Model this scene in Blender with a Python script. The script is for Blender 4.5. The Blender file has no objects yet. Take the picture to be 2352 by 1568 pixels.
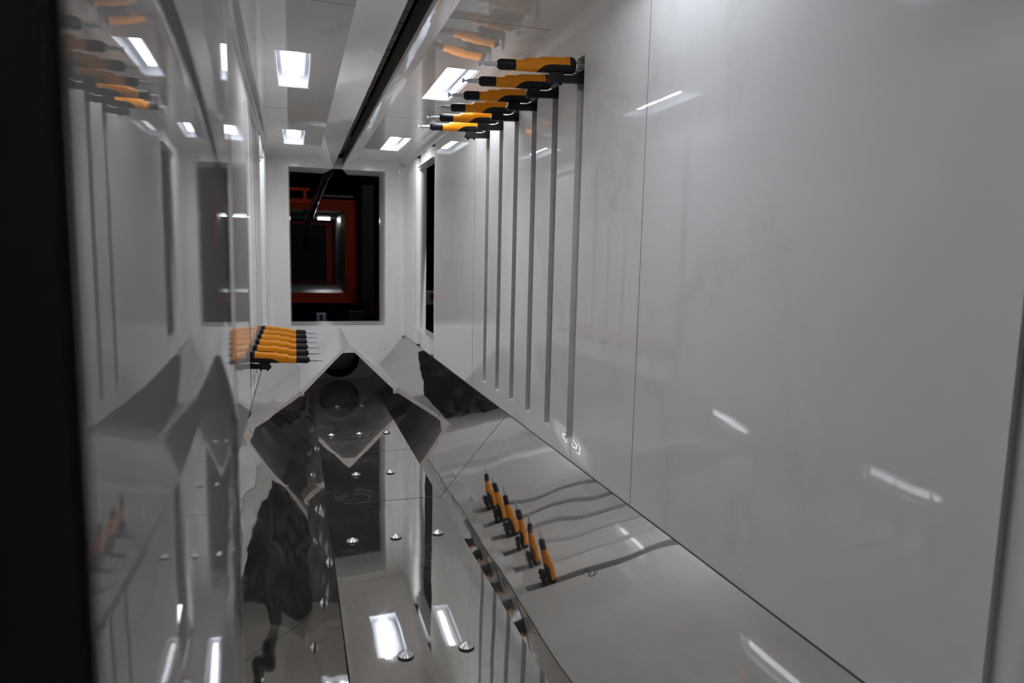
import bpy, bmesh, math, random
from mathutils import Vector, Matrix
from mathutils.geometry import tessellate_polygon
random.seed(7)
S = bpy.context.scene
COL = S.collection
# ------------------------------------------------------------------ camera
F_PX, YAW, PIT, ROL = 1596.6, math.radians(17.368), math.radians(6.88), math.radians(1.229)
cd = bpy.data.cameras.new('camera'); cam = bpy.data.objects.new('camera', cd); COL.objects.link(cam)
cd.sensor_width = 36.0; cd.lens = F_PX / 2352 * 36.0; cd.clip_start = 0.01; cd.clip_end = 200
R0 = Vector((math.cos(YAW), -math.sin(YAW), 0)); F0 = Vector((math.sin(YAW), math.cos(YAW), 0)); Z = Vector((0, 0, 1))
FW = F0 * math.cos(PIT) - Z * math.sin(PIT); UP = F0 * math.sin(PIT) + Z * math.cos(PIT)
RI = R0 * math.cos(ROL) + UP * math.sin(ROL); UI = UP * math.cos(ROL) - R0 * math.sin(ROL)
cam.matrix_world = Matrix(((RI.x, UI.x, -FW.x, 0), (RI.y, UI.y, -FW.y, 0), (RI.z, UI.z, -FW.z, 0), (0, 0, 0, 1)))
cd.dof.use_dof = True; cd.dof.focus_distance = 3.8; cd.dof.aperture_fstop = 5.6
S.camera = cam
# ------------------------------------------------------------------ world, exposure
W = bpy.data.worlds.new('world'); S.world = W; W.use_nodes = True
W.node_tree.nodes['Background'].inputs[0].default_value = (0.5, 0.55, 0.6, 1)
W.node_tree.nodes['Background'].inputs[1].default_value = 0.004
S.view_settings.view_transform = 'Standard'; S.view_settings.look = 'None'
S.view_settings.gamma = 1.0; S.view_settings.use_curve_mapping = False
S.view_settings.exposure = 0.0
S.cycles.sample_clamp_indirect = 6.0
S.cycles.max_bounces = 14; S.cycles.diffuse_bounces = 6; S.cycles.glossy_bounces = 8
LIGHT_STRENGTH = 61.0
NEAR_STRENGTH = 28.5
HALL_STRENGTH = 30.0
PORTAL_STRENGTH = 30.0
# ------------------------------------------------------------------ room numbers (metres, camera at the origin, booth runs along +Y)
WL, WR = -0.246, 1.103          # inner faces of the side walls
ZC, ZW, ZF = 0.962, -0.851, -1.298   # ceiling, foot of the walls, trough floor
C1, C2 = 0.141, 0.728           # trough floor edges
Y0, Y1 = 0.667, 7.4             # inner faces of the two end walls
OX1, OX2, OZ1, OZ2 = -0.052, 0.905, -0.740, 0.852   # end wall openings
VEST = 0.498
SL, SR, ZS = 0.379, 0.474, 0.857     # conveyor slot lips
KL, KR = 0.241, 0.613           # ceiling creases
XC = 0.427

# ------------------------------------------------------------------ materials
def nmat(name):
    m = bpy.data.materials.new(name); m.use_nodes = True
    nt = m.node_tree; return m, nt, nt.nodes['Principled BSDF']
def noise(nt, scale, detail=3, vec=None, rough=0.5, dist=0.0):
    n = nt.nodes.new('ShaderNodeTexNoise'); n.inputs['Scale'].default_value = scale; n.inputs['Detail'].default_value = detail
    n.inputs['Roughness'].default_value = rough; n.inputs['Distortion'].default_value = dist
    if vec is not None: nt.links.new(vec, n.inputs['Vector'])
    return n.outputs['Fac']
def mapping(nt, scale=(1, 1, 1), rot=(0, 0, 0), loc=(0, 0, 0)):
    t = nt.nodes.new('ShaderNodeTexCoord'); mp = nt.nodes.new('ShaderNodeMapping')
    mp.inputs['Scale'].default_value = scale; mp.inputs['Rotation'].default_value = rot; mp.inputs['Location'].default_value = loc
    nt.links.new(t.outputs['Object'], mp.inputs['Vector']); return mp.outputs['Vector']
def ramp(nt, fac, stops):
    r = nt.nodes.new('ShaderNodeValToRGB'); e = r.color_ramp.elements
    e[0].position, e[0].color = stops[0][0], (*stops[0][1], 1); e[1].position, e[1].color = stops[-1][0], (*stops[-1][1], 1)
    for p, c in stops[1:-1]:
        k = e.new(p); k.color = (*c, 1)
    nt.links.new(fac, r.inputs['Fac']); return r.outputs['Color']
def mixc(nt, fac, a, b, mode='MIX'):
    n = nt.nodes.new('ShaderNodeMix'); n.data_type = 'RGBA'; n.blend_type = mode
    if isinstance(fac, float): n.inputs[0].default_value = fac
    else: nt.links.new(fac, n.inputs[0])
    for v, s in ((a, n.inputs[6]), (b, n.inputs[7])):
        if isinstance(v, tuple): s.default_value = (*v, 1)
        else: nt.links.new(v, s)
    return n.outputs[2]
def mth(nt, op, a, b):
    n = nt.nodes.new('ShaderNodeMath'); n.operation = op
    for v, s in ((a, n.inputs[0]), (b, n.inputs[1])):
        if isinstance(v, (int, float)): s.default_value = v
        else: nt.links.new(v, s)
    return n.outputs[0]
def bump(nt, b, h, dist, prev=None):
    n = nt.nodes.new('ShaderNodeBump'); n.inputs['Strength'].default_value = 1.0; n.inputs['Distance'].default_value = dist
    nt.links.new(h, n.inputs['Height'])
    if prev is not None: nt.links.new(prev, n.inputs['Normal'])
    nt.links.new(n.outputs[0], b.inputs['Normal']); return n.outputs[0]
def plain(name, col, rough=0.5, metal=0.0, spec=0.5, tint=0.06, scale=20, emit=0):
    m, nt, b = nmat(name)
    f = noise(nt, scale, 4, mapping(nt))
    dk = tuple(c * (1 - tint) for c in col); lt = tuple(min(1, c * (1 + tint)) for c in col)
    nt.links.new(ramp(nt, f, [(0.3, dk), (0.7, lt)]), b.inputs['Base Color'])
    b.inputs['Roughness'].default_value = rough; b.inputs['Metallic'].default_value = metal
    b.inputs['Specular IOR Level'].default_value = spec
    return m
def white_plastic(name, base, wav=0.0004, rough=0.03, dirt=0.5, seed=0.0, wscale=2.2):
    """glossy white plastic sheet, slightly wavy, with grey powder smears"""
    m, nt, b = nmat(name)
    v = mapping(nt, (1.6, 0.9, 0.8), loc=(seed, seed * 2, 0))
    f1 = noise(nt, 1.7, 7, v, 0.62, 0.9)
    v2 = mapping(nt, (5, 3.5, 3.0), loc=(seed, 3, 1)); f2 = noise(nt, 2.0, 6, v2, 0.7, 0.5)
    st = mth(nt, 'MULTIPLY', ramp(nt, f1, [(0.50, (0, 0, 0)), (0.72, (1, 1, 1))]), ramp(nt, f2, [(0.42, (0, 0, 0)), (0.68, (1, 1, 1))]))
    fac = mth(nt, 'MULTIPLY', st, dirt)
    dk = (base[0] * 0.66, base[1] * 0.64, base[2] * 0.60)
    nt.links.new(mixc(nt, fac, base, dk), b.inputs['Base Color'])
    r = mth(nt, 'ADD', mth(nt, 'MULTIPLY', fac, 0.12), rough); nt.links.new(r, b.inputs['Roughness'])
    b.inputs['IOR'].default_value = 1.5
    if wav: bump(nt, b, noise(nt, wscale, 1, mapping(nt, loc=(seed, 1, 5)), 0.3), wav)
    return m
def steel(name, base, wav, crease=0.0, dust=0.10, seed=0.0, streak=(6, 1.2, 6)):
    """mirror-polished sheet with dents, a thin powder film and wiping streaks"""
    m, nt, b = nmat(name)
    v = mapping(nt, streak, loc=(seed, 0, seed)); f = noise(nt, 3.0, 8, v, 0.68, 1.2)
    blot = noise(nt, 2.4, 3, mapping(nt, loc=(seed, 7, 0)), 0.5)
    film = mth(nt, 'MULTIPLY', ramp(nt, f, [(0.45, (0, 0, 0)), (0.66, (1, 1, 1))]), ramp(nt, blot, [(0.42, (0.12,) * 3), (0.62, (1, 1, 1))]))
    b.inputs['Metallic'].default_value = 1.0
    b.inputs['Base Color'].default_value = (*base, 1)
    nt.links.new(mth(nt, 'ADD', mth(nt, 'MULTIPLY', film, 0.05), 0.018), b.inputs['Roughness'])
    h = noise(nt, 2.0, 1, mapping(nt, (1.0, 1.0, 1.0), loc=(seed, 2, 3)), 0.35)
    if crease:
        w = nt.nodes.new('ShaderNodeTexVoronoi'); w.feature = 'SMOOTH_F1'; w.inputs['Scale'].default_value = 2.3
        w.inputs['Smoothness'].default_value = 0.35
        nt.links.new(mapping(nt, (1, 1, 1), rot=(0.2, 0.5, 0.7), loc=(seed, 0, 0)), w.inputs['Vector'])
        h2 = w.outputs['Distance']
        n1 = bump(nt, b, h, wav); bump(nt, b, h2, crease, n1)
    else: bump(nt, b, h, wav)
    d = nt.nodes.new('ShaderNodeBsdfDiffuse'); d.inputs['Color'].default_value = (0.42, 0.38, 0.34, 1)
    mx = nt.nodes.new('ShaderNodeMixShader'); nt.links.new(mth(nt, 'ADD', mth(nt, 'MULTIPLY', film, dust), dust * 0.35), mx.inputs[0])
    nt.links.new(b.outputs[0], mx.inputs[1]); nt.links.new(d.outputs[0], mx.inputs[2])
    nt.links.new(mx.outputs[0], nt.nodes['Material Output'].inputs['Surface'])
    return m
def emit(name, col, s):
    m = bpy.data.materials.new(name); m.use_nodes = True; nt = m.node_tree; nt.nodes.clear()
    e = nt.nodes.new('ShaderNodeEmission'); e.inputs[0].default_value = (*col, 1); e.inputs[1].default_value = s
    o = nt.nodes.new('ShaderNodeOutputMaterial'); nt.links.new(e.outputs[0], o.inputs[0]); return m
def pane(name, tint=(0.97, 0.98, 1.0)):
    m = bpy.data.materials.new(name); m.use_nodes = True; nt = m.node_tree; nt.nodes.clear()
    t = nt.nodes.new('ShaderNodeBsdfTransparent'); t.inputs[0].default_value = (*tint, 1)
    g = nt.nodes.new('ShaderNodeBsdfGlossy'); g.inputs['Roughness'].default_value = 0.02
    f = nt.nodes.new('ShaderNodeFresnel'); f.inputs[0].default_value = 1.45
    x = nt.nodes.new('ShaderNodeMixShader'); o = nt.nodes.new('ShaderNodeOutputMaterial')
    nt.links.new(f.outputs[0], x.inputs[0]); nt.links.new(t.outputs[0], x.inputs[1]); nt.links.new(g.outputs[0], x.inputs[2]); nt.links.new(x.outputs[0], o.inputs[0])
    return m
WH = (0.86, 0.84, 0.815)
M = dict(
    wall=white_plastic('white wall plastic', WH, 0.0006, 0.018, 0.65, 0.0),
    wall_l=white_plastic('white left wall plastic', WH, 0.0003, 0.03, 0.4, 4.0),
    ceil=white_plastic('white ceiling plastic', (0.86, 0.83, 0.79), 0.0005, 0.012, 0.8, 9.0),
    endw=white_plastic('white end wall plastic', WH, 0.0003, 0.16, 0.6, 13.0),
    jamb=white_plastic('glossy white jamb plastic', WH, 0.0, 0.004, 0.1, 13.0),
    lip=white_plastic('wavy white lip plastic', WH, 0.0014, 0.02, 0.3, 17.0, 7.0),
    hood=white_plastic('white hood plastic', (0.80, 0.78, 0.76), 0.0002, 0.15, 0.5, 21.0),
    cut=plain('sawn plastic edge', (0.88, 0.80, 0.76), 0.5, tint=0.06),
    slotlin=plain('grey slot lining', (0.64, 0.625, 0.60), 0.35, tint=0.05),
    slope_r=steel('polished right hopper sheet', (0.55, 0.535, 0.51), 0.0028, 0.0, 0.10, 1.0),
    slope_l=steel('creased left hopper sheet', (0.57, 0.55, 0.53), 0.004, 0.004, 0.12, 5.0),
    floor=steel('polished trough sheet', (0.58, 0.565, 0.54), 0.0024, 0.0, 0.22, 3.0, (8, 4, 6)),
    seam=plain('dark seam', (0.10, 0.09, 0.08), 0.6),
    seam_w=plain('grimy sealant line', (0.30, 0.29, 0.27), 0.5, tint=0.3, scale=40),
    yellow=plain('amber gun plastic', (0.80, 0.27, 0.002), 0.42, spec=0.3, tint=0.03),
    black=plain('black gun plastic', (0.007, 0.007, 0.009), 0.5, spec=0.3),
    nozzle=plain('pale grey nozzle plastic', (0.62, 0.64, 0.66), 0.3),
    chrome=plain('chromed fitting', (0.7, 0.7, 0.7), 0.18, 1.0),
    hose=plain('grey hose', (0.34, 0.36, 0.33), 0.4),
    cone=plain('turned steel', (0.82, 0.82, 0.82), 0.2, 1.0),
    track=plain('dark track steel', (0.10, 0.10, 0.095), 0.35, 0.6),
    trackl=plain('grey track cover', (0.34, 0.34, 0.31), 0.45, 0.0),
    dark=plain('dark housing', (0.022, 0.021, 0.019), 0.5),
    flange=plain('dull brown flange', (0.13, 0.115, 0.095), 0.35),
    blackpost=plain('black door seal', (0.010, 0.010, 0.008), 0.9, spec=0.1),
    orange=plain('orange red paint', (0.66, 0.048, 0.003), 0.45, spec=0.3),
    galv=plain('galvanised sheet', (0.36, 0.345, 0.33), 0.38, 1.0, tint=0.15, scale=3),
    grey=plain('dark grey cabinet paint', (0.036, 0.039, 0.041), 0.5),
    concrete=plain('grey concrete', (0.16, 0.155, 0.145), 0.6, tint=0.2, scale=3),
    blue=plain('pale blue box', (0.25, 0.30, 0.42), 0.5),
    lamp_body=plain('white lamp tray', (0.56, 0.57, 0.60), 0.35, tint=0.01),
    tube=emit('light strip', (0.89, 0.935, 1.0), LIGHT_STRENGTH),
    tube_near=emit('light strip of the nearest lamps', (0.86, 0.92, 1.0), NEAR_STRENGTH),
    halltube=emit('hall tube', (0.9, 0.96, 1.0), HALL_STRENGTH),
    portaltube=emit('portal tube', (0.9, 0.96, 1.0), PORTAL_STRENGTH),
    glass=pane('lamp glass'),
    red=plain('red plastic', (0.45, 0.02, 0.02), 0.4),
)
_cb = M['cone'].node_tree; _p = _cb.nodes['Principled BSDF']; _tg = _cb.nodes.new('ShaderNodeTangent'); _tg.direction_type = 'RADIAL'; _tg.axis = 'Z'
_p.inputs['Anisotropic'].default_value = 0.9; _p.inputs['Anisotropic Rotation'].default_value = 0.25; _p.inputs['Roughness'].default_value = 0.25; _cb.links.new(_tg.outputs[0], _p.inputs['Tangent'])
# black plastic film wrapped on the conveyor rail
fm, fnt, fb = nmat('wrapped black film')
fb.inputs['Base Color'].default_value = (0.012, 0.014, 0.014, 1); fb.inputs['Roughness'].default_value = 0.18
bump(fnt, fb, noise(fnt, 60, 5, mapping(fnt), 0.7, 1.5), 0.02); M['film'] = fm

# ------------------------------------------------------------------ object helpers
def obj(name, bm, mat, parent=None, smooth=False, loc=None):
    me = bpy.data.meshes.new(name); bm.to_mesh(me); bm.free()
    o = bpy.data.objects.new(name, me); COL.objects.link(o)
    for mm in (mat if isinstance(mat, (list, tuple)) else [mat]): me.materials.append(mm)
    if smooth:
        for p in me.polygons: p.use_smooth = True
        try: me.set_sharp_from_angle(angle=math.radians(38))
        except Exception: pass
    if parent is not None: o.parent = parent
    if loc: o.location = loc
    return o
def tag(o, label, cat, group=None, kind=None):
    o['label'] = label; o['category'] = cat
    if group: o['group'] = group
    if kind: o['kind'] = kind
    return o
def empty(name, loc, rot=(0, 0, 0)):
    o = bpy.data.objects.new(name, None); COL.objects.link(o); o.location = loc; o.rotation_euler = rot; o.empty_display_size = 0.05
    return o
def copy_tree(o, parent=None):
    c = o.copy(); COL.objects.link(c); c.parent = parent
    for ch in list(o.children): copy_tree(ch, c)
    return c
def struct(name, bm, mat, label, smooth=False):
    o = obj(name, bm, mat, None, smooth); o['kind'] = 'structure'; o['label'] = label; o['category'] = name.split('_')[0]; return o
def box(bm, a, b, bev=0.0):
    g = bmesh.ops.create_cube(bm, size=1.0)['verts']
    for v in g:
        v.co = Vector(((a[i] + b[i]) / 2 + v.co[i] * (b[i] - a[i]) for i in range(3)))
    if bev: 
        ed = list({e for v in g for e in v.link_edges}); bmesh.ops.bevel(bm, geom=ed, offset=bev, segments=2, affect='EDGES', profile=0.6)
def quad(bm, pts):
    f = bm.faces.new([bm.verts.new(p) for p in pts]); return f
def lathe(bm, prof, axis='X', n=28, c=(0, 0, 0), cap=True):
    """prof: (pos, radius) along axis"""
    rings = []
    for p, r in prof:
        ring = []
        for i in range(n):
            a = 2 * math.pi * i / n; u, v = r * math.cos(a), r * math.sin(a)
            co = (p, u, v) if axis == 'X' else (u, v, p) if axis == 'Z' else (u, p, v)
            ring.append(bm.verts.new((co[0] + c[0], co[1] + c[1], co[2] + c[2])))
        rings.append(ring)
    for a, b in zip(rings, rings[1:]):
        for i in range(n): bm.faces.new((a[i], a[(i + 1) % n], b[(i + 1) % n], b[i]))
    if cap: bm.faces.new(rings[0]); bm.faces.new(rings[-1])
    bmesh.ops.recalc_face_normals(bm, faces=bm.faces)
def tube(bm, pts, r, n=12):
    pts = [Vector(p) for p in pts]; rings = []
    for i, p in enumerate(pts):
        t = (pts[min(i + 1, len(pts) - 1)] - pts[max(i - 1, 0)]).normalized()
        s = t.cross(Vector((0, 0, 1)));  s = s.normalized() if s.length > 1e-3 else Vector((1, 0, 0)); u = s.cross(t)
        rr = r[i] if isinstance(r, (list, tuple)) else r
        rings.append([bm.verts.new(p + (s * math.cos(2 * math.pi * k / n) + u * math.sin(2 * math.pi * k / n)) * rr) for k in range(n)])
    for a, b in zip(rings, rings[1:]):
        for k in range(n): bm.faces.new((a[k], a[(k + 1) % n], b[(k + 1) % n], b[k]))
    bm.faces.new(rings[0]); bm.faces.new(rings[-1]); bmesh.ops.recalc_face_normals(bm, faces=bm.faces)
def prism(bm, poly, holes, axis, a, b, front=True, back=True, sides=True):
    """polygon (2D, with holes) extruded between a and b along axis; 2D coords are the other two axes in order"""
    def P(p, t): return (t, p[0], p[1]) if axis == 'X' else (p[0], t, p[1]) if axis == 'Y' else (p[0], p[1], t)
    loops = [poly] + list(holes)
    flat = [p for l in loops for p in l]
    tris = tessellate_polygon([[Vector((p[0], p[1], 0)) for p in l] for l in loops])
    va = [bm.verts.new(P(p, a)) for p in flat]; vb = [bm.verts.new(P(p, b)) for p in flat]
    for t in tris:
        try:
            if front: bm.faces.new([va[i] for i in t])
            if back: bm.faces.new([vb[i] for i in t])
        except ValueError: pass
    if sides:
        k = 0
        for l in loops:
            n = len(l)
            for i in range(n):
                j = (i + 1) % n; bm.faces.new((va[k + i], va[k + j], vb[k + j], vb[k + i]))
            k += n
    bmesh.ops.recalc_face_normals(bm, faces=bm.faces)
def arc(cx, cy, r, a0, a1, n):
    return [(cx + r * math.cos(math.radians(a0 + (a1 - a0) * i / n)), cy + r * math.sin(math.radians(a0 + (a1 - a0) * i / n))) for i in range(n + 1)]

# ================================================================== SETTING: the spray booth shell
SLOT_R = [2.681 + 0.2808 * k for k in range(6)]
SLOT_L = [4.10 + 0.2865 * k for k in range(6)]
SW = 0.036; SZ1, SZ2 = -0.766, 0.80
COVE = 0.055
DOOR_Y0, DOOR_Y1, DOOR_Z1, DOOR_Z2 = 5.845, 6.635, -0.702, 0.815
def side_wall(name, X, sgn, slots, mat, label):
    """sgn +1: right wall (outside is +X).  Slots with returned flanges, door gap, coves into ceiling and end wall."""
    bm = bmesh.new()
    ys = {Y0, DOOR_Y0, DOOR_Y1, Y1 - COVE}
    for s in slots: ys |= {s - SW, s + SW}
    y = Y0
    while y < Y1 - COVE: ys.add(round(y, 3)); y += 0.25
    for d in (0.03, 0.06, 0.09, 0.12): ys.add(DOOR_Y0 - d)
    for d in (0.02, 0.045, 0.07): ys.add(DOOR_Y1 + d)
    ys = sorted(ys)
    zs = sorted({ZW, SZ1, DOOR_Z1, DOOR_Z2, SZ2, ZC - COVE, -0.4, 0.0, 0.4})
    def xoff(y):
        o = 0.0
        d = DOOR_Y0 - y
        if 0 <= d < 0.12: o += 0.14 - math.sqrt(max(0, 0.14 ** 2 - (0.12 - d) ** 2))
        d = y - DOOR_Y1
        if 0 <= d < 0.07: o += 0.07 - math.sqrt(0.07 ** 2 - (0.07 - d) ** 2)
        return o * 0.6
    V = {}
    def vert(y, z):
        k = (round(y, 4), round(z, 4))
        if k not in V: V[k] = bm.verts.new((X + sgn * xoff(y), y, z))
        return V[k]
    for a, b in zip(ys, ys[1:]):
        m = (a + b) / 2
        for c, d in zip(zs, zs[1:]):
            zc = (c + d) / 2
            if any(abs(m - s) < SW for s in slots) and SZ1 < zc < SZ2: continue
            if DOOR_Y0 < m < DOOR_Y1 and DOOR_Z1 < zc < DOOR_Z2: continue
            bm.faces.new((vert(a, c), vert(b, c), vert(b, d), vert(a, d)))
    n_before = len(bm.faces)
    for s in slots:      # slot flanges returned into the wall
        D = 0.055; x2 = X + sgn * D; a, b = s - SW, s + SW
        for yy in (a, b): quad(bm, [(X, yy, SZ1), (x2, yy, SZ1), (x2, yy, SZ2), (X, yy, SZ2)])
        quad(bm, [(X, a, SZ1), (X, b, SZ1), (x2, b, SZ1 + 0.02), (x2, a, SZ1 + 0.02)])
        quad(bm, [(X, a, SZ2), (X, b, SZ2), (x2, b, SZ2), (x2, a, SZ2)])
        for yy, oy in ((a, -0.03), (b, 0.03)): quad(bm, [(x2, yy, SZ1 - .03), (x2, yy + oy, SZ1 - .03), (x2, yy + oy, SZ2 + .03), (x2, yy, SZ2 + .03)])
    bm.faces.ensure_lookup_table()
    for i, f in enumerate(bm.faces[n_before:]): f.material_index = 0 if i % 6 == 2 else 1   # the sill stays white
    # far door jamb, head, sill, near jamb
    D = 0.095
    xa, xb = X + sgn * xoff(DOOR_Y1), X + sgn * D
    quad(bm, [(xa, DOOR_Y1, DOOR_Z1), (xb, DOOR_Y1, DOOR_Z1), (xb, DOOR_Y1, DOOR_Z2), (xa, DOOR_Y1, DOOR_Z2)])
    xn = X + sgn * xoff(DOOR_Y0)
    quad(bm, [(xn, DOOR_Y0, DOOR_Z1), (xb + sgn * .02, DOOR_Y0 + .0, DOOR_Z1), (xb + sgn * .02, DOOR_Y0 + .0, DOOR_Z2), (xn, DOOR_Y0, DOOR_Z2)])
    for z in (DOOR_Z1, DOOR_Z2):
        quad(bm, [(X, DOOR_Y0, z), (xb, DOOR_Y0, z), (xb, DOOR_Y1, z), (X, DOOR_Y1, z)])
    # cove into the end wall
    pts = [(X + sgn * (-COVE + COVE * math.cos(t)), Y1 - COVE + COVE * math.sin(t)) for t in [math.pi / 2 * i / 6 for i in range(7)]]
    for p, q in zip(pts, pts[1:]):
        quad(bm, [(p[0], p[1], ZW), (q[0], q[1], ZW), (q[0], q[1], ZC - COVE), (p[0], p[1], ZC - COVE)])
    # cove into the ceiling
    pts = [(X + sgn * (-COVE + COVE * math.cos(t)), ZC - COVE + COVE * math.sin(t)) for t in [math.pi / 2 * i / 6 for i in range(7)]]
    for p, q in zip(pts, pts[1:]):
        quad(bm, [(p[0], Y0, p[1]), (p[0], Y1, p[1]), (q[0], Y1, q[1]), (q[0], Y0, q[1])])
    bmesh.ops.remove_doubles(bm, verts=bm.verts, dist=1e-4)
    bmesh.ops.recalc_face_normals(bm, faces=bm.faces)
    return struct(name, bm, [mat, M['slotlin']], label, True)
side_wall('wall_right', WR, 1, SLOT_R, M['wall'], 'glossy white plastic right wall of the spray booth with six tall gun slots')
side_wall('wall_left', WL, -1, SLOT_L, M['wall_l'], 'glossy white plastic left wall of the spray booth seen at a grazing angle')

bm = bmesh.new(); box(bm, (WL - .075, DOOR_Y0 - .02, DOOR_Z1 - .02), (WL - .035, DOOR_Y1 + .02, DOOR_Z2 + .02))
struct('door_1', bm, M['wall_l'], 'closed white door leaf set back in the far end of the left wall')
# ceiling: flat strips with lamp cut-outs, sloping lips down to the conveyor slot
LAMPS = [(x, y) for y in (1.403, 3.655, 5.907) for x in (-0.081, 0.761)]
LW, LL = 0.174, 0.76
bm = bmesh.new()
def strip(x0, x1, lampx):
    xs = [x0, lampx, lampx + LW, x1]; ys = [Y0] + [v for y in (1.403, 3.655, 5.907) for v in (y, y + LL)] + [Y1]
    for i in range(3):
        for j in range(len(ys) - 1):
            if i == 1 and j % 2 == 1: continue
            quad(bm, [(xs[i], ys[j], ZC), (xs[i], ys[j + 1], ZC), (xs[i + 1], ys[j + 1], ZC), (xs[i + 1], ys[j], ZC)])
strip(WL + COVE, KL, -0.081); strip(KR, WR - COVE, 0.761)
bmesh.ops.remove_doubles(bm, verts=bm.verts, dist=1e-4); bmesh.ops.recalc_face_normals(bm, faces=bm.faces)
struct('ceiling', bm, M['ceil'], 'white glossy ceiling of the booth with recessed lamps and a conveyor slot')
def lip(name, xa, za, xb, zb, xc, zc2, label):
    bm = bmesh.new(); n = 24
    prof = [(xa, za), (xa + (xb - xa) * .33, za + (zb - za) * .33), (xa + (xb - xa) * .66, za + (zb - za) * .66), (xb, zb), (xc, zc2)]
    rows = [[bm.verts.new((p[0], Y0 + (Y1 - Y0) * j / n, p[1])) for p in prof] for j in range(n + 1)]
    for a, b in zip(rows, rows[1:]):
        for i in range(4): bm.faces.new((a[i], a[i + 1], b[i + 1], b[i]))
    return struct(name, bm, M['lip'], label, True)
lip('trim_1', KL, ZC, SL, ZS, SL + .004, ZS + 0.02, 'white sloping lip on the left of the conveyor slot')
lip('trim_2', KR, ZC, SR, ZS, SR - .004, ZS + 0.02, 'white sloping lip on the right of the conveyor slot')

# end walls with their deep openings (the jambs bow slightly into the opening)
def end_wall(name, yi, yo, label, duct):
    bm = bmesh.new(); s = 1 if yo > yi else -1
    circ = arc(XC, -1.08, 0.205, 0, 345, 23)
    outer = [(WL, ZC), (WR, ZC), (WR, ZW), (C2, ZF), (C1, ZF), (WL, ZW)]
    hole = [(OX1, OZ2), (SL, OZ2), (SR, OZ2), (OX2, OZ2), (OX2, OZ1), (OX1, OZ1)]
    prism(bm, outer, [hole] + ([circ] if duct else []), 'Y', yi, yi, back=False, sides=False)
    N = 10
    def jamb(xe, out):     # bowed jamb surface, out = +1 for the right jamb
        pts = []
        L = abs(yo - yi)
        for i in range(N + 1):
            t = i / N
            pts.append((t * L, 0.22 / 2 * (t * L - L * .62) ** 2))
        pts = [(p[0], p[1] + (0.016 * (1 - p[0] / 0.07) ** 2 if p[0] < 0.07 else 0)) for p in pts]
        extra = [(0.012, None), (0.03, None), (0.05, None)]
        full = sorted(pts + [(e[0], 0.22 / 2 * (e[0] - L * .62) ** 2 + 0.016 * (1 - e[0] / 0.07) ** 2) for e in extra])
        m0 = min(p[1] for p in full)
        vs = [(bm.verts.new((xe + out * (p[1] - m0), yi + s * p[0], OZ1)), bm.verts.new((xe + out * (p[1] - m0), yi + s * p[0], OZ2))) for p in full]
        for a, b in zip(vs, vs[1:]): bm.faces.new((a[0], b[0], b[1], a[1]))
        return vs
    jamb(OX1 + 0.012, -1); jamb(OX2 - 0.012, 1)
    quad(bm, [(OX1 - .02, yi, OZ1), (OX2 + .02, yi, OZ1), (OX2 + .02, yo, OZ1), (OX1 - .02, yo, OZ1)])
    quad(bm, [(OX1 - .02, yi, OZ2), (SL, yi, OZ2), (0.30, yo, OZ2), (OX1 - .02, yo, OZ2)])
    quad(bm, [(SR, yi, OZ2), (OX2 + .02, yi, OZ2), (OX2 + .02, yo, OZ2), (0.555, yo, OZ2)])
    # outer face of the end wall
    prism(bm, [(WL - .3, ZC + .3), (WR + .3, ZC + .3), (WR + .3, -1.75), (WL - .3, -1.75)], [[(OX1 - .02, OZ2), (0.3, OZ2), (0.3, OZ2 + .25), (0.555, OZ2 + .25), (0.555, OZ2), (OX2 + .02, OZ2), (OX2 + .02, OZ1), (OX1 - .02, OZ1)]], 'Y', yo, yo, back=False, sides=False)
    return struct(name, bm, M['endw'] if duct else M['jamb'], label, True)
end_wall('wall_far', Y1, Y1 + VEST, 'white far end wall with a deep rectangular opening onto the dark hall', True)
end_wall('wall_near', Y0, Y0 - VEST, 'white near end wall whose bowed left jamb fills the left of the view', False)
# sealant lines, seams
def seam(n, pts_boxes, mat, label):
    bm = bmesh.new()
    for a, b in pts_boxes: box(bm, a, b)
    struct(f'trim_{n}', bm, mat, label)
seam(3, [((WR - .0008, 2.1065, ZW), (WR + .001, 2.1095, ZC - COVE)), ((WR - .0008, 4.385, ZW), (WR + .001, 4.390, ZC - COVE))], M['seam_w'], 'vertical sealant lines between the sheets of the right wall')
seam(4, [((WL + COVE, 5.06, ZC - .0008), (KL, 5.063, ZC + .001)), ((KR, 5.06, ZC - .0008), (WR - COVE, 5.063, ZC + .001)), ((KR, 2.905, ZC - .0008), (WR - COVE, 2.909, ZC + .001)), ((WL + COVE, 2.905, ZC - .0008), (KL, 2.909, ZC + .001))], M['seam_w'], 'thin joints across the white ceiling')
seam(5, [((WR - .003, Y0, ZW - .002), (WR + .003, Y1, ZW + .002)), ((WL - .003, Y0, ZW - .002), (WL + .003, Y1, ZW + .002))], M['seam'], 'dark joints where the side walls meet the steel hopper')

# trough floor
bm = bmesh.new()
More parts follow.
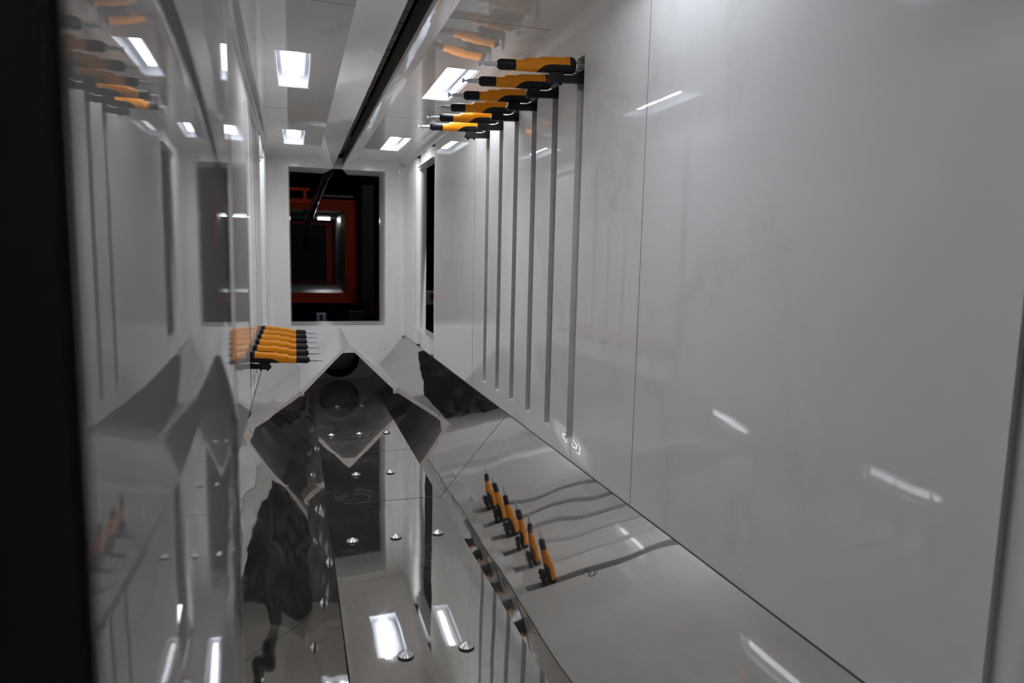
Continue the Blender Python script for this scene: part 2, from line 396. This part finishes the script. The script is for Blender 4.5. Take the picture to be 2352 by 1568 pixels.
# the sheet is slightly dished: its left edge turns up by a few millimetres
def dish(x, y):
    k = 1.0 if y < 3.4 else max(0.25, 1 - (y - 3.4) * 1.5)
    def lift(d, L, a):   # d = distance from the edge
        return 0.0 if d > L else a * (L - d) ** 2 / (2 * L)
    return k * lift(x - C1, 0.20, 0.045) + 0.3 * k * lift(C2 - x, 0.12, 0.03)
nx, ny = 28, 60
G = [[bm.verts.new((C1 + (C2 - C1) * i / nx, Y0 + (Y1 - Y0) * j / ny, ZF + dish(C1 + (C2 - C1) * i / nx, Y0 + (Y1 - Y0) * j / ny))) for j in range(ny + 1)] for i in range(nx + 1)]
for i in range(nx):
    for j in range(ny): bm.faces.new((G[i][j], G[i + 1][j], G[i + 1][j + 1], G[i][j + 1]))
struct('floor', bm, M['floor'], 'mirror polished steel floor of the hopper trough', True)
seam(6, [((C1, y - .0012, ZF - .001), (C2, y + .0012, ZF + .0010)) for y in (3.603, 4.558)], M['seam'], 'fine joints across the trough floor')

# sloping hopper panels
def panel(name, side, ya, yb, mat, label):
    bm = bmesh.new(); g = 0.0028
    (xa, za), (xb, zb) = ((WR, ZW), (C2, ZF)) if side > 0 else ((WL, ZW), (C1, ZF))
    nx, nz = (zb - za), -(xb - xa); L = math.hypot(nx, nz); nx, nz = nx / L, nz / L
    if nz > 0: nx, nz = -nx, -nz
    P = [(xa, za), (xb, zb), (xb + nx * .012, zb + nz * .012), (xa + nx * .012, za + nz * .012)]
    prism(bm, P, [], 'Y', ya + g, yb - g)
    return tag(obj(name, bm, mat), label, 'hopper panel', 'polished steel hopper panels')
for side, mat, nm in ((1, M['slope_r'], 'right'), (-1, M['slope_l'], 'left')):
    panel('hopper_panel', side, Y0, 3.58, mat, f'nearest polished steel sheet sloping from the {nm} wall to the trough' + (', mirroring the spray guns' if side > 0 else ', creased and dark'))
    panel('hopper_panel', side, 3.58, 4.553, mat, f'middle polished steel sheet sloping from the {nm} wall to the trough')
    panel('hopper_panel', side, 4.553, Y1, mat, f'farthest polished steel sheet sloping from the {nm} wall, beside the white hood')

# ================================================================== CEILING LIGHTS
def make_light():
    r = empty('ceiling_light', (0, 0, ZC))
    bm = bmesh.new()   # open-bottomed tray
    h = 0.085
    quad(bm, [(0, 0, 0), (LW, 0, 0), (LW, 0, h), (0, 0, h)]); quad(bm, [(0, LL, 0), (LW, LL, 0), (LW, LL, h), (0, LL, h)])
    quad(bm, [(0, 0, 0), (0, LL, 0), (0, LL, h), (0, 0, h)]); quad(bm, [(LW, 0, 0), (LW, LL, 0), (LW, LL, h), (LW, 0, h)])
    quad(bm, [(0, 0, h), (LW, 0, h), (LW, LL, h), (0, LL, h)])
    obj('housing', bm, M['lamp_body'], r)
    bm = bmesh.new(); box(bm, (0.022, 0.02, 0.052), (LW - 0.022, LL - 0.055, 0.078), 0.008); obj('reflector_tray', bm, M['lamp_body'], r)
    bm = bmesh.new(); box(bm, (LW / 2 - 0.024, 0.03, 0.040), (LW / 2 + 0.024, LL - 0.065, 0.050), 0.003); obj('light_strip', bm, M['tube_near'], r)
    bm = bmesh.new(); quad(bm, [(0.001, LL - .001, 0.004), (LW - .001, LL - .001, 0.004), (LW - .001, 0.001, 0.004), (0.001, 0.001, 0.004)]); obj('glass_cover', bm, M['glass'], r)
    bm = bmesh.new(); w = 0.006
    for a, b in (((0, 0), (LW, w)), ((0, LL - w), (LW, LL)), ((0, w), (w, LL - w)), ((LW - w, w), (LW, LL - w))):
        box(bm, (a[0], a[1], 0.005), (b[0], b[1], 0.012))
    obj('frame', bm, M['lamp_body'], r)
    return r
lt0 = make_light()
names = {(-0.081, 1.403): 'nearest recessed white lamp in the ceiling left of the slot, outside the view', (0.761, 1.403): 'nearest recessed white lamp in the ceiling right of the slot, lighting the right wall',
         (-0.081, 3.655): 'larger square recessed lamp shining in the ceiling left of the conveyor slot', (0.761, 3.655): 'large slanted recessed lamp in the ceiling partly behind the spray gun nozzles',
         (-0.081, 5.907): 'small recessed lamp in the ceiling left of the slot, above the far opening', (0.761, 5.907): 'small slanted recessed lamp in the ceiling right of the slot, near the far wall'}
for i, (x, y) in enumerate(LAMPS):
    o = lt0 if i == 0 else copy_tree(lt0)
    if y > 3:      # the nearest pair has weaker tubes
        for ch in o.children:
            if ch.name.startswith('light_strip'): ch.material_slots[0].link = 'OBJECT'; ch.material_slots[0].material = M['tube']
    o.location = (x, y, ZC); tag(o, names[(x, y)], 'ceiling light', 'recessed lamps in the booth ceiling')

# ================================================================== SPRAY GUNS
def interp(tab, s):
    for (a, va), (b, vb) in zip(tab, tab[1:]):
        if a <= s <= b: return va + (vb - va) * ((s - a) / (b - a) if b > a else 0)
    return tab[-1][1] if s > tab[-1][0] else tab[0][1]
TOP = [(0.029, 0.030), (0.036, 0.0375), (0.053, 0.039), (0.056, 0.0400), (0.066, 0.0395), (0.069, 0.0355), (0.168, 0.0345), (0.178, 0.0288), (0.228, 0.0282), (0.241, 0.0192), (0.2775, 0.0188)]
BOT = [(0.029, -0.018), (0.034, -0.0245), (0.042, -0.0265), (0.19, -0.0238), (0.2775, -0.0212)]
SPL = [(0.053, 0.003), (0.128, 0.003), (0.143, 0.0015), (0.157, -0.0015), (0.172, -0.009), (0.184, -0.018), (0.190, -0.0238)]
def gun_shell(s_list, lo, hi, zcut_bot, zcut_top, closed=True):
    """loft of half sections between two heights"""
    bm = bmesh.new(); rings = []; n = 9; HW = 0.0215; P = 2.5
    for s in s_list:
        T, B = interp(TOP, s), interp(BOT, s); c = (T + B) / 2; h = (T - B) / 2
        zb, zt = max(zcut_bot(s, B), B), min(zcut_top(s, T), T)
        hw = HW * (0.93 if s < 0.036 else 1.0) * (0.93 if s > 0.24 else 1)
        def wd(z):
            q = min(1.0, abs((z - c) / h)); return hw * max(0.0, 1 - q ** P) ** (1 / P)
        zz = [zb + (zt - zb) * (0.5 - 0.5 * math.cos(math.pi * i / n)) for i in range(n + 1)]
        ring = [(s, wd(z), z) for z in zz] + [(s, -wd(z), z) for z in reversed(zz)]
        rings.append([bm.verts.new(p) for p in ring])
    m = len(rings[0])
    for a, b in zip(rings, rings[1:]):
        for k in range(m): bm.faces.new((a[k], a[(k + 1) % m], b[(k + 1) % m], b[k]))
    bm.faces.new(rings[0]); bm.faces.new(rings[-1])
    bmesh.ops.remove_doubles(bm, verts=bm.verts, dist=2e-5); bmesh.ops.recalc_face_normals(bm, faces=bm.faces)
    return bm
def make_gun():
    r = empty('spray_gun', (0, 0, 0))
    sy = sorted({0.054, 0.0665, 0.0685, 0.08, 0.1, 0.12, 0.128, 0.136, 0.143, 0.15, 0.157, 0.165, 0.168, 0.173, 0.178, 0.184, 0.190, 0.2, 0.215, 0.228, 0.232, 0.237, 0.241, 0.255, 0.2775})
    bm = gun_shell(sy, 0, 0, lambda s, B: interp(SPL, s) if s < 0.190 else B, lambda s, T: T)
    obj('body', bm, M['yellow'], r, True)
    # black rear cap and underside
    bm = gun_shell([0.029, 0.031, 0.034, 0.038, 0.043, 0.050, 0.0535], 0, 0, lambda s, B: B, lambda s, T: T)
    obj('rear_cap', bm, M['black'], r, True)
    bm = gun_shell([0.0535, 0.07, 0.09, 0.11, 0.128, 0.143, 0.157, 0.165, 0.172, 0.178, 0.184, 0.1895], 0, 0, lambda s, B: B, lambda s, T: interp(SPL, s))
    obj('underside', bm, M['black'], r, True)
    bm = bmesh.new(); lathe(bm, [(0.2768, 0.0195), (0.278, 0.0205), (0.336, 0.0205), (0.342, 0.018), (0.3502, 0.0105)], 'X', 32)
    obj('nose_sleeve', bm, M['black'], r, True)
    bm = bmesh.new(); lathe(bm, [(0.3495, 0.0092), (0.354, 0.0092), (0.398, 0.0084), (0.3985, 0.006)], 'X', 24)
    nz = obj('nozzle_tube', bm, M['nozzle'], r, True)
    bm = bmesh.new(); lathe(bm, [(0.398, 0.0042), (0.406, 0.003), (0.411, 0.0045), (0.4185, 0.0108), (0.4198, 0.0108), (0.4198, 0.002)], 'X', 24)
    obj('deflector_disc', bm, M['nozzle'], nz, True)
    # clamp and bracket arm
    bm = bmesh.new(); box(bm, (0.080, -0.017, -0.062), (0.137, 0.017, -0.0235), 0.004); 
    lathe(bm, [(-0.017, 0.010), (0.017, 0.010)], 'Y', 20, (0.1345, 0, -0.048))
    obj('clamp', bm, M['black'], r, True)
    for sx in (0.090, 0.1265):
        bm = bmesh.new(); lathe(bm, [(-0.0705, 0.0052), (-0.069, 0.0062), (-0.060, 0.0062)], 'Z', 16, (sx, 0, 0)); obj('clamp_bolt', bm, M['black'], r, True)
    bm = bmesh.new()
    poly = [(0.082, -0.0335), (0.052, -0.0335), (0.040, -0.031), (0.026, -0.0255), (0.008, -0.017), (-0.012, -0.0075), (-0.028, -0.002), (-0.028, -0.0605), (0.082, -0.0605)]
    def P2(a, b, t): return (a, t, b)
    prism(bm, poly, [], 'Y', -0.012, 0.012); obj('bracket_arm', bm, M['black'], r)
    bm = bmesh.new(); lathe(bm, [(0.030, 0.0045), (0.022, 0.0045), (0.022, 0.006), (0.017, 0.006), (0.017, 0.004), (0.003, 0.004), (0.003, 0.0065), (-0.004, 0.0065), (-0.004, 0.003), (-0.02, 0.003)], 'X', 16, (0, 0.004, 0.019))
    obj('hose_coupling', bm, M['chrome'], r, True)
    bm = bmesh.new(); tube(bm, [(0.031, 0, -0.012), (0.015, 0, -0.013), (-0.01, 0, -0.017), (-0.04, 0, -0.03)], 0.0075, 14)
    obj('powder_hose', bm, M['hose'], r, True)
    return r
g0 = make_gun()
ordn = ['nearest', 'second nearest', 'third nearest', 'fourth nearest', 'fifth nearest', 'farthest']
TILT = math.radians(3.3)
for k, y in enumerate(SLOT_R):
    g = g0 if k == 0 else copy_tree(g0)
    g.location = (WR, y, 0.758); g.rotation_euler = (0, TILT, math.pi)
    tag(g, f'amber and black spray gun high in the right wall slots, {ordn[k]} of six', 'spray gun', 'spray guns in the right wall slots')
for k, y in enumerate(SLOT_L):
    g = copy_tree(g0)
    g.location = (WL - 0.032, y, -0.585); g.rotation_euler = (0, TILT, 0)
    tag(g, f'amber and black spray gun low in the left wall slots, {ordn[k]} of six', 'spray gun', 'spray guns in the left wall slots')

# ================================================================== AIR NOZZLES on the trough floor
def make_cone():
    r = empty('air_nozzle', (0, 0, ZF))
    bm = bmesh.new(); lathe(bm, [(0.0, 0.0255), (0.004, 0.0268), (0.0055, 0.0268), (0.006, 0.0255)], 'Z', 40); obj('base_ring', bm, M['seam'], r, True)
    bm = bmesh.new(); n = 64; rim = [bm.verts.new((0.0262 * math.cos(2 * math.pi * i / n), 0.0262 * math.sin(2 * math.pi * i / n), 0.006)) for i in range(n)]
    mid = [bm.verts.new((0.0045 * math.cos(2 * math.pi * i / n), 0.0045 * math.sin(2 * math.pi * i / n), 0.0175)) for i in range(n)]
    tip = bm.verts.new((0, 0, 0.0188))
    for i in range(n):
        j = (i + 1) % n; bm.faces.new((rim[i], rim[j], mid[j], mid[i])); bm.faces.new((mid[i], mid[j], tip))
    bm.faces.new(list(reversed(rim)))
    obj('cone_cap', bm, M['cone'], r, True)
    return r
cn0 = make_cone(); ci = 0
spots = []
for row, y in enumerate((1.16, 2.13, 3.103, 4.08, 5.036, 5.988)):
    xs = (0.326, 0.529) if row % 2 == 1 else (0.230, 0.427, 0.624)
    for j, x in enumerate(xs): spots.append((x, y, row, j, len(xs)))
rown = ['', 'the front pair', 'the front row of three', 'the second pair', 'the back row of three', 'the pair under the hood mouth']
for x, y, row, j, n in spots:
    if row == 0: continue
    c = cn0 if ci == 0 else copy_tree(cn0); ci += 1
    c.location = (x, y, ZF)
    pos = {2: ('left', 'right'), 3: ('left', 'middle', 'right')}[n][j]
    tag(c, f'shiny steel cone on the trough floor, {pos} one of {rown[row]}', 'air nozzle', 'conical air nozzles on the trough floor')

# ================================================================== WHITE HOOD over the far end of the trough
YH = 6.02
hd = empty('extraction_hood', (XC, YH, ZF))
def hb(bm):   # into hood-local space
    for v in bm.verts: v.co -= Vector((XC, YH, ZF))
    return bm
eL, eR, ap = (0.020, -1.160), (0.846, -1.153), (0.428, -0.752)
def slope_z(x): return ZF + (x - C2) * (ZW - ZF) / (WR - C2) if x > XC else ZF + (C1 - x) * (ZW - ZF) / (C1 - WL)
eL = (0.020, slope_z(0.020) + .002); eR = (0.848, slope_z(0.848) + .002)
inner = [(0.804, -1.165), (0.477, -0.836), (0.375, -0.836), (0.055, -1.170)]
bL, bR = (0.055, slope_z(0.055) + .003), (0.804, slope_z(0.804) + .003)
bm = bmesh.new()
ring = [ap, eR, bR] + inner + [bL, eL]
prism(bm, ring, [], 'Y', YH, YH + 0.012)
obj('front_fascia', hb(bm), M['cut'], hd)
bm = bmesh.new()
def gable(o1, o2, o3, t):
    a = [o1, o2, (o2[0] + t[0], o2[1] + t[1]), (o1[0] + t[0], o1[1] + t[1])]; return a
bmR = [ap, eR, (eR[0] - .035, eR[1] - .012), (0.477, -0.836), (ap[0], -0.836)]
prism(bm, bmR, [], 'Y', YH + .012, Y1 - .001); obj('roof_panel', hb(bm), M['hood'], hd)
bm = bmesh.new()
bmL = [ap, (ap[0], -0.836), (0.375, -0.836), (eL[0] + .035, eL[1] - .012), eL]
prism(bm, bmL, [], 'Y', YH + .012, Y1 - .001); obj('roof_panel', hb(bm), M['hood'], hd)
tag(hd, 'white gable shaped hood covering the far end of the steel trough, open at the front', 'hood')
# suction duct behind the round hole
bm = bmesh.new(); lathe(bm, [(Y1 + .001, 0.204), (Y1 + VEST - .002, 0.204)], 'Y', 40, (XC, 0, -1.08), cap=False)
f = lathe
dc = obj('suction_duct', bm, M['dark'], None, True); tag(dc, 'round dark suction duct in the end wall inside the white hood', 'duct')

# ================================================================== CONVEYOR above the ceiling slot
bm = bmesh.new()
ycs, yce = Y0 + 0.005, Y1 - 0.005
for a, b in (((0.25, ycs, 1.62), (0.72, yce, 1.64)), ((0.25, ycs, 0.99), (0.26, yce, 1.62)), ((0.71, ycs, 0.99), (0.72, yce, 1.62)), ((0.26, ycs, 0.985), (SL - .02, yce, 0.995)), ((SR + .02, ycs, 0.985), (0.71, yce, 0.995))): box(bm, a, b)
hs = empty('conveyor_housing', (XC, Y0, 1.0))
o = obj('shell', bm, M['dark'], hs); o.location = (-XC, -Y0, -1.0)
bm = bmesh.new()
box(bm, (SR + .001, Y0, ZS + .018), (SR + .006, Y1, 0.985)); o = obj('slot_flange', bm, M['flange'], hs); o.location = (-XC, -Y0, -1.0)
bm = bmesh.new()
box(bm, (SL - .006, Y0, ZS + .018), (SL - .001, Y1, 0.985)); o = obj('slot_flange', bm, M['flange'], hs); o.location = (-XC, -Y0, -1.0)
tag(hs, 'dark conveyor housing above the long slot in the booth ceiling', 'conveyor housing')
# articulated cover strip seen along the left of the slot
seg0 = None; y = 1.75; k = 0
tr = empty('conveyor_chain', (0.45, 1.7, 1.0))
while y < 7.3:
    bm = bmesh.new(); box(bm, (-0.022, 0.004, 0), (0.018, 0.133, 0.03), 0.003); box(bm, (-0.016, -0.01, 0.01), (0.008, 0.005, 0.022))
    if seg0 is None: s_ = seg0 = obj('chain_link', bm, M['trackl'], tr)
    else:
        bm.free(); s_ = seg0.copy(); COL.objects.link(s_); s_.parent = tr
    s_.location = (0, y - 1.7, 0); y += 0.1415
tag(tr, 'segmented grey conveyor chain running inside the ceiling slot', 'conveyor chain')
# red beams over the slot
for i, (ya, yb, z, lab) in enumerate(((5.35, 5.55, 1.42, 'red painted cross beam glimpsed through the ceiling slot, nearer one'), (6.05, 6.30, 1.42, 'red painted cross beam glimpsed through the ceiling slot, farther one'))):
    bm = bmesh.new(); box(bm, (0.262, ya, z), (0.708, yb, z + 0.12), 0.006); tag(obj('cross_beam', bm, M['orange']), lab, 'beam', 'red beams above the slot')
# wrapped rail running on from the booth towards the oven
bm = bmesh.new()
pts = [(0.43, 7.42, 1.01), (0.40, 7.9, 0.925), (0.365, 9.2, 0.895), (0.352, 11.0, 0.858), (0.325, 12.5, 0.80), (0.295, 14.0, 0.725), (0.262, 15.5, 0.635), (0.247, 16.6, 0.52), (0.25, 17.4, 0.36), (0.262, 18.0, 0.18)]
fine = []
for i in range(len(pts) - 1):
    for t in range(6):
        u = t / 6; fine.append(tuple(pts[i][q] + (pts[i + 1][q] - pts[i][q]) * u for q in range(3)))
fine.append(pts[-1])
tube(bm, fine, [0.042 + 0.004 * math.sin(i * 1.7) + 0.0012 * max(0, i - 8) for i in range(len(fine))], 14)
tag(obj('conveyor_rail', bm, M['film'], None, True), 'conveyor rail wrapped in crinkled black film leading away through the far opening', 'conveyor rail')

# ================================================================== NEAR OPENING: black post at the left edge
bm = bmesh.new(); box(bm, (-0.20, -0.15, -1.75), (-0.0455, 0.1685, 1.3), 0.004)
tag(obj('door_post', bm, M['blackpost']), 'black blurred post at the left edge, beside the white jamb', 'post')

# ================================================================== THE DARK HALL BEYOND
bm = bmesh.new(); quad(bm, [(-14, -4, -1.75), (14, -4, -1.75), (14, 34, -1.75), (-14, 34, -1.75)])
o = struct('floor_hall', bm, M['concrete'], 'grey concrete floor of the dark hall outside the booth'); o.name = 'floor'
bm = bmesh.new(); quad(bm, [(-14, 34, -1.75), (14, 34, -1.75), (14, 34, 6), (-14, 34, 6)])
struct('wall_back', bm, M['grey'], 'dark back wall of the hall')

bm = bmesh.new(); quad(bm, [(-14, 7.95, 4.4), (14, 7.95, 4.4), (14, 34, 4.4), (-14, 34, 4.4)])
o = struct('ceiling_hall', bm, M['dark'], 'near black ceiling of the hall'); o.name = 'ceiling'
# oven portal: front plate, galvanised lining, recessed inner plate
OV = empty('oven_portal', (0.42, 15.7, -1.15))
def ob(bm, nm, mat, sm=False):
    for v in bm.verts: v.co -= Vector((0.42, 15.7, -1.15))
    return obj(nm, bm, mat, OV, sm)
def rrect(x0, x1, z0, z1, r, n=6):
    p = []
    for cx, cz, a in ((x1 - r, z1 - r, 0), (x0 + r, z1 - r, 90), (x0 + r, z0 + r, 180), (x1 - r, z0 + r, 270)):
        p += arc(cx, cz, r, a, a + 90, n)
    return p
bm = bmesh.new(); prism(bm, [(-0.46, -1.07), (1.302, -1.07), (1.302, 1.16), (-0.46, 1.16)], [[(-0.2, -0.85), (1.045, -0.85), (1.045, 0.92), (-0.2, 0.92)]], 'Y', 15.7, 15.78); ob(bm, 'front_plate', M['orange'])
bm = bmesh.new()   # lining: a fat quarter-round tube frame stepping back to the inner plate
path = [(-0.2, -0.85), (1.045, -0.85), (1.045, 0.92), (-0.2, 0.92)]
prof = [(0, 15.70), (0.02, 15.74), (0.055, 15.80), (0.085, 16.0), (0.10, 16.4), (0.10, 19.5)]
rings = []
for d, y in prof:
    rings.append([bm.verts.new(p) for p in [(-0.2 + d, y, -0.85 + d), (1.045 - d, y, -0.85 + d), (1.045 - d, y, 0.92 - d), (-0.2 + d, y, 0.92 - d)]])
for a, b in zip(rings, rings[1:]):
    for i in range(4): bm.faces.new((a[i], a[(i + 1) % 4], b[(i + 1) % 4], b[i]))
bmesh.ops.recalc_face_normals(bm, faces=bm.faces)
ob(bm, 'lining', M['galv'], True)
bm = bmesh.new(); prism(bm, [(-0.35, -1.05), (1.1, -1.05), (1.1, 1.0), (-0.35, 1.0)], [[(-0.079, -0.734), (0.807, -0.734), (0.807, 0.747), (-0.079, 0.747)]], 'Y', 19.45, 19.5); ob(bm, 'inner_plate', M['orange'])
bm = bmesh.new(); box(bm, (-0.4, 21.4, -1.2), (1.2, 21.42, 1.1)); 
for z in (-0.45, -0.15, 0.15, 0.42): box(bm, (-0.3, 21.35, z), (1.1, 21.38, z + 0.02))
ob(bm, 'inner_slats', M['grey'])
tag(OV, 'orange red painted oven portal with galvanised lining seen through the far opening', 'oven portal')
bm = bmesh.new(); box(bm, (0.52, 16.95, 0.775), (0.80, 17.03, 0.800), 0.008)  # emissive bar for a tube's reflection in the lining; also lights the inner plate
tag(obj('tube_lamp', bm, M['portaltube']), 'short white tube lamp glowing under the head of the oven portal', 'lamp')
# upright cabinets right of the portal
bm = bmesh.new(); box(bm, (1.37, 15.2, -1.75), (1.62, 15.9, 1.45), 0.01); tag(obj('cabinet', bm, M['grey']), 'narrow dark grey upright cabinet against the orange portal', 'cabinet')
bm = bmesh.new(); box(bm, (1.55, 12.6, -1.05), (2.3, 13.4, 1.15), 0.01)
cb = empty('machine_cabinet', (1.6, 12.6, -1.75)); o = obj('body', bm, M['dark'], cb); o.location = (-1.6, -12.6, 1.75)
for lx in (1.60, 2.2):
    bm = bmesh.new(); box(bm, (lx - .03, 12.65, -1.75), (lx + .03, 12.72, -1.05)); o = obj('leg', bm, M['dark'], cb); o.location = (-1.6, -12.6, 1.75)
tag(cb, 'large near black machine cabinet on legs right of the portal', 'cabinet')
bm = bmesh.new(); box(bm, (0.98, 13.6, -1.75), (1.26, 13.9, -1.10)); tag(obj('portal_leg', bm, M['grey']), 'broad dark grey support leg under the right end of the portal', 'support')
# red frame work above the portal
fr = empty('gantry_frame', (0.1, 14, 1.2))
for a, b in (((-0.6, 13.95, 1.17), (0.29, 14.05, 1.225)), ((0.17, 13.95, 0.98), (0.225, 14.05, 1.17)), ((-0.5, 13.95, 0.94), (0.3, 14.05, 0.99))):
    bm = bmesh.new(); box(bm, a, b, 0.004); o = obj('bar', bm, M['orange'], fr); o.location = (-0.1, -14, -1.2)
tag(fr, 'orange red tubular gantry frame above the portal, left of the wrapped rail', 'frame')
# corrugated air duct
bm = bmesh.new(); pr = []
for i in range(60): pr.append((0.48 + i * 0.0128, 0.062 + (0.012 if i % 4 < 2 else 0)))
lathe(bm, pr, 'X', 20, (0, 15.9, 1.235), cap=True)
tag(obj('corrugated_duct', bm, M['galv'], None, True), 'silver corrugated air duct lying above the portal', 'duct')
# low things under the portal
bx = empty('storage_box', (0.32, 9.5, -1.75))
bm = bmesh.new(); box(bm, (-0.055, 0, 0.55), (0.065, 0.3, 0.95), 0.006); obj('box_body', bm, M['blue'], bx)
bm = bmesh.new(); box(bm, (-0.02, -0.006, 0.87), (0.02, 0.0, 0.95)); obj('hand_hole', bm, M['dark'], bx)
bm = bmesh.new(); box(bm, (-0.4, -0.02, 0), (0.45, 0.4, 0.55), 0.01); obj('plinth', bm, M['dark'], bx)
tag(bx, 'pale blue grey box on a dark plinth below the orange portal', 'box')
st = empty('red_stand', (2.0, 18, -1.75))
for a, b in (((-.02, 0, 0), (.02, .04, .72)), ((0.55, 0, 0), (0.59, .04, .72)), ((-.02, 0, .68), (.59, .04, .74)), ((-.16, 0, .30), (.0, .03, .33))):
    bm = bmesh.new(); box(bm, a, b); obj('stand_bar', bm, M['red'], st)
tag(st, 'thin red metal stand on the hall floor right of the portal', 'stand')
# added hall lamps, out of view, to brighten the portal and hall
def hall_lamp(x, y, z, lab, sx=0.12, sy=1.2):
    r = empty('hall_lamp', (x, y, z))
    bm = bmesh.new(); box(bm, (-sx / 2, -sy / 2, 0.0), (sx / 2, sy / 2, 0.02)); obj('tube_strip', bm, M['halltube'], r)
    bm = bmesh.new(); box(bm, (-sx / 2 - .02, -sy / 2 - .02, 0.02), (sx / 2 + .02, sy / 2 + .02, 0.07), 0.005); obj('lamp_housing', bm, M['lamp_body'], r)
    bm = bmesh.new(); box(bm, (-.01, -.01, 0.07), (.01, .01, 4.4 - z)); obj('drop_rod', bm, M['track'], r)
    tag(r, lab, 'lamp', 'tube lamps hanging in the hall')
hall_lamp(-1.2, 10.5, 3.4, 'tube lamp hanging in the hall beyond the booth, left of the wrapped rail')
hall_lamp(2.4, 11.5, 3.4, 'tube lamp hanging in the hall beyond the booth, right of the wrapped rail')

# chipped dent in the right hopper sheet, shaped from small raised curls
sc = empty('curled_scrap', (0.941, 2.054, -1.045))
def on(a, b, h=0.004):     # a along Y, b down the slope, h off the sheet
    sx, sz = -(WR - C2), -(ZW - ZF); L = math.hypot(sx, sz); sx, sz = sx / L, sz / L
    return (sx * b + sz * h, a, sz * b - sx * h)
bm = bmesh.new(); tube(bm, [on(-.012 + .016 * math.cos(t), .016 * math.sin(t), 0.003 + .003 * math.sin(t * 2)) for t in [0.4 + 0.45 * i for i in range(9)]], 0.0013, 8); obj('dark_curl', bm, M['seam'], sc, True)
bm = bmesh.new(); tube(bm, [on(.010, .004), on(.022, .012, .007), on(.026, .024, .004)], 0.0014, 8); obj('dark_tail', bm, M['seam'], sc, True)
bm = bmesh.new(); tube(bm, [on(-.004, .016), on(.004, .021, .006), on(.012, .020)], 0.002, 8); obj('pale_core', bm, M['cut'], sc, True)
tag(sc, 'small curled dark scrap lying on the right hopper sheet among the mirrored guns', 'scrap')

# glimpsed through the gap in the right wall
bx2 = empty('control_box', (2.25, 12.0, -1.75))
bm = bmesh.new(); box(bm, (-0.10, 0, 0.90), (0.16, 0.2, 1.14), 0.006); obj('box_body', bm, M['lamp_body'], bx2)
bm = bmesh.new(); box(bm, (-0.01, -0.006, 0.97), (0.06, 0.0, 1.10)); obj('red_panel', bm, M['red'], bx2)
bm = bmesh.new(); box(bm, (-0.03, 0.05, 0), (0.07, 0.15, 0.90)); obj('post', bm, M['dark'], bx2)
tag(bx2, 'white control box with a red panel seen through the gap in the right wall', 'control box')
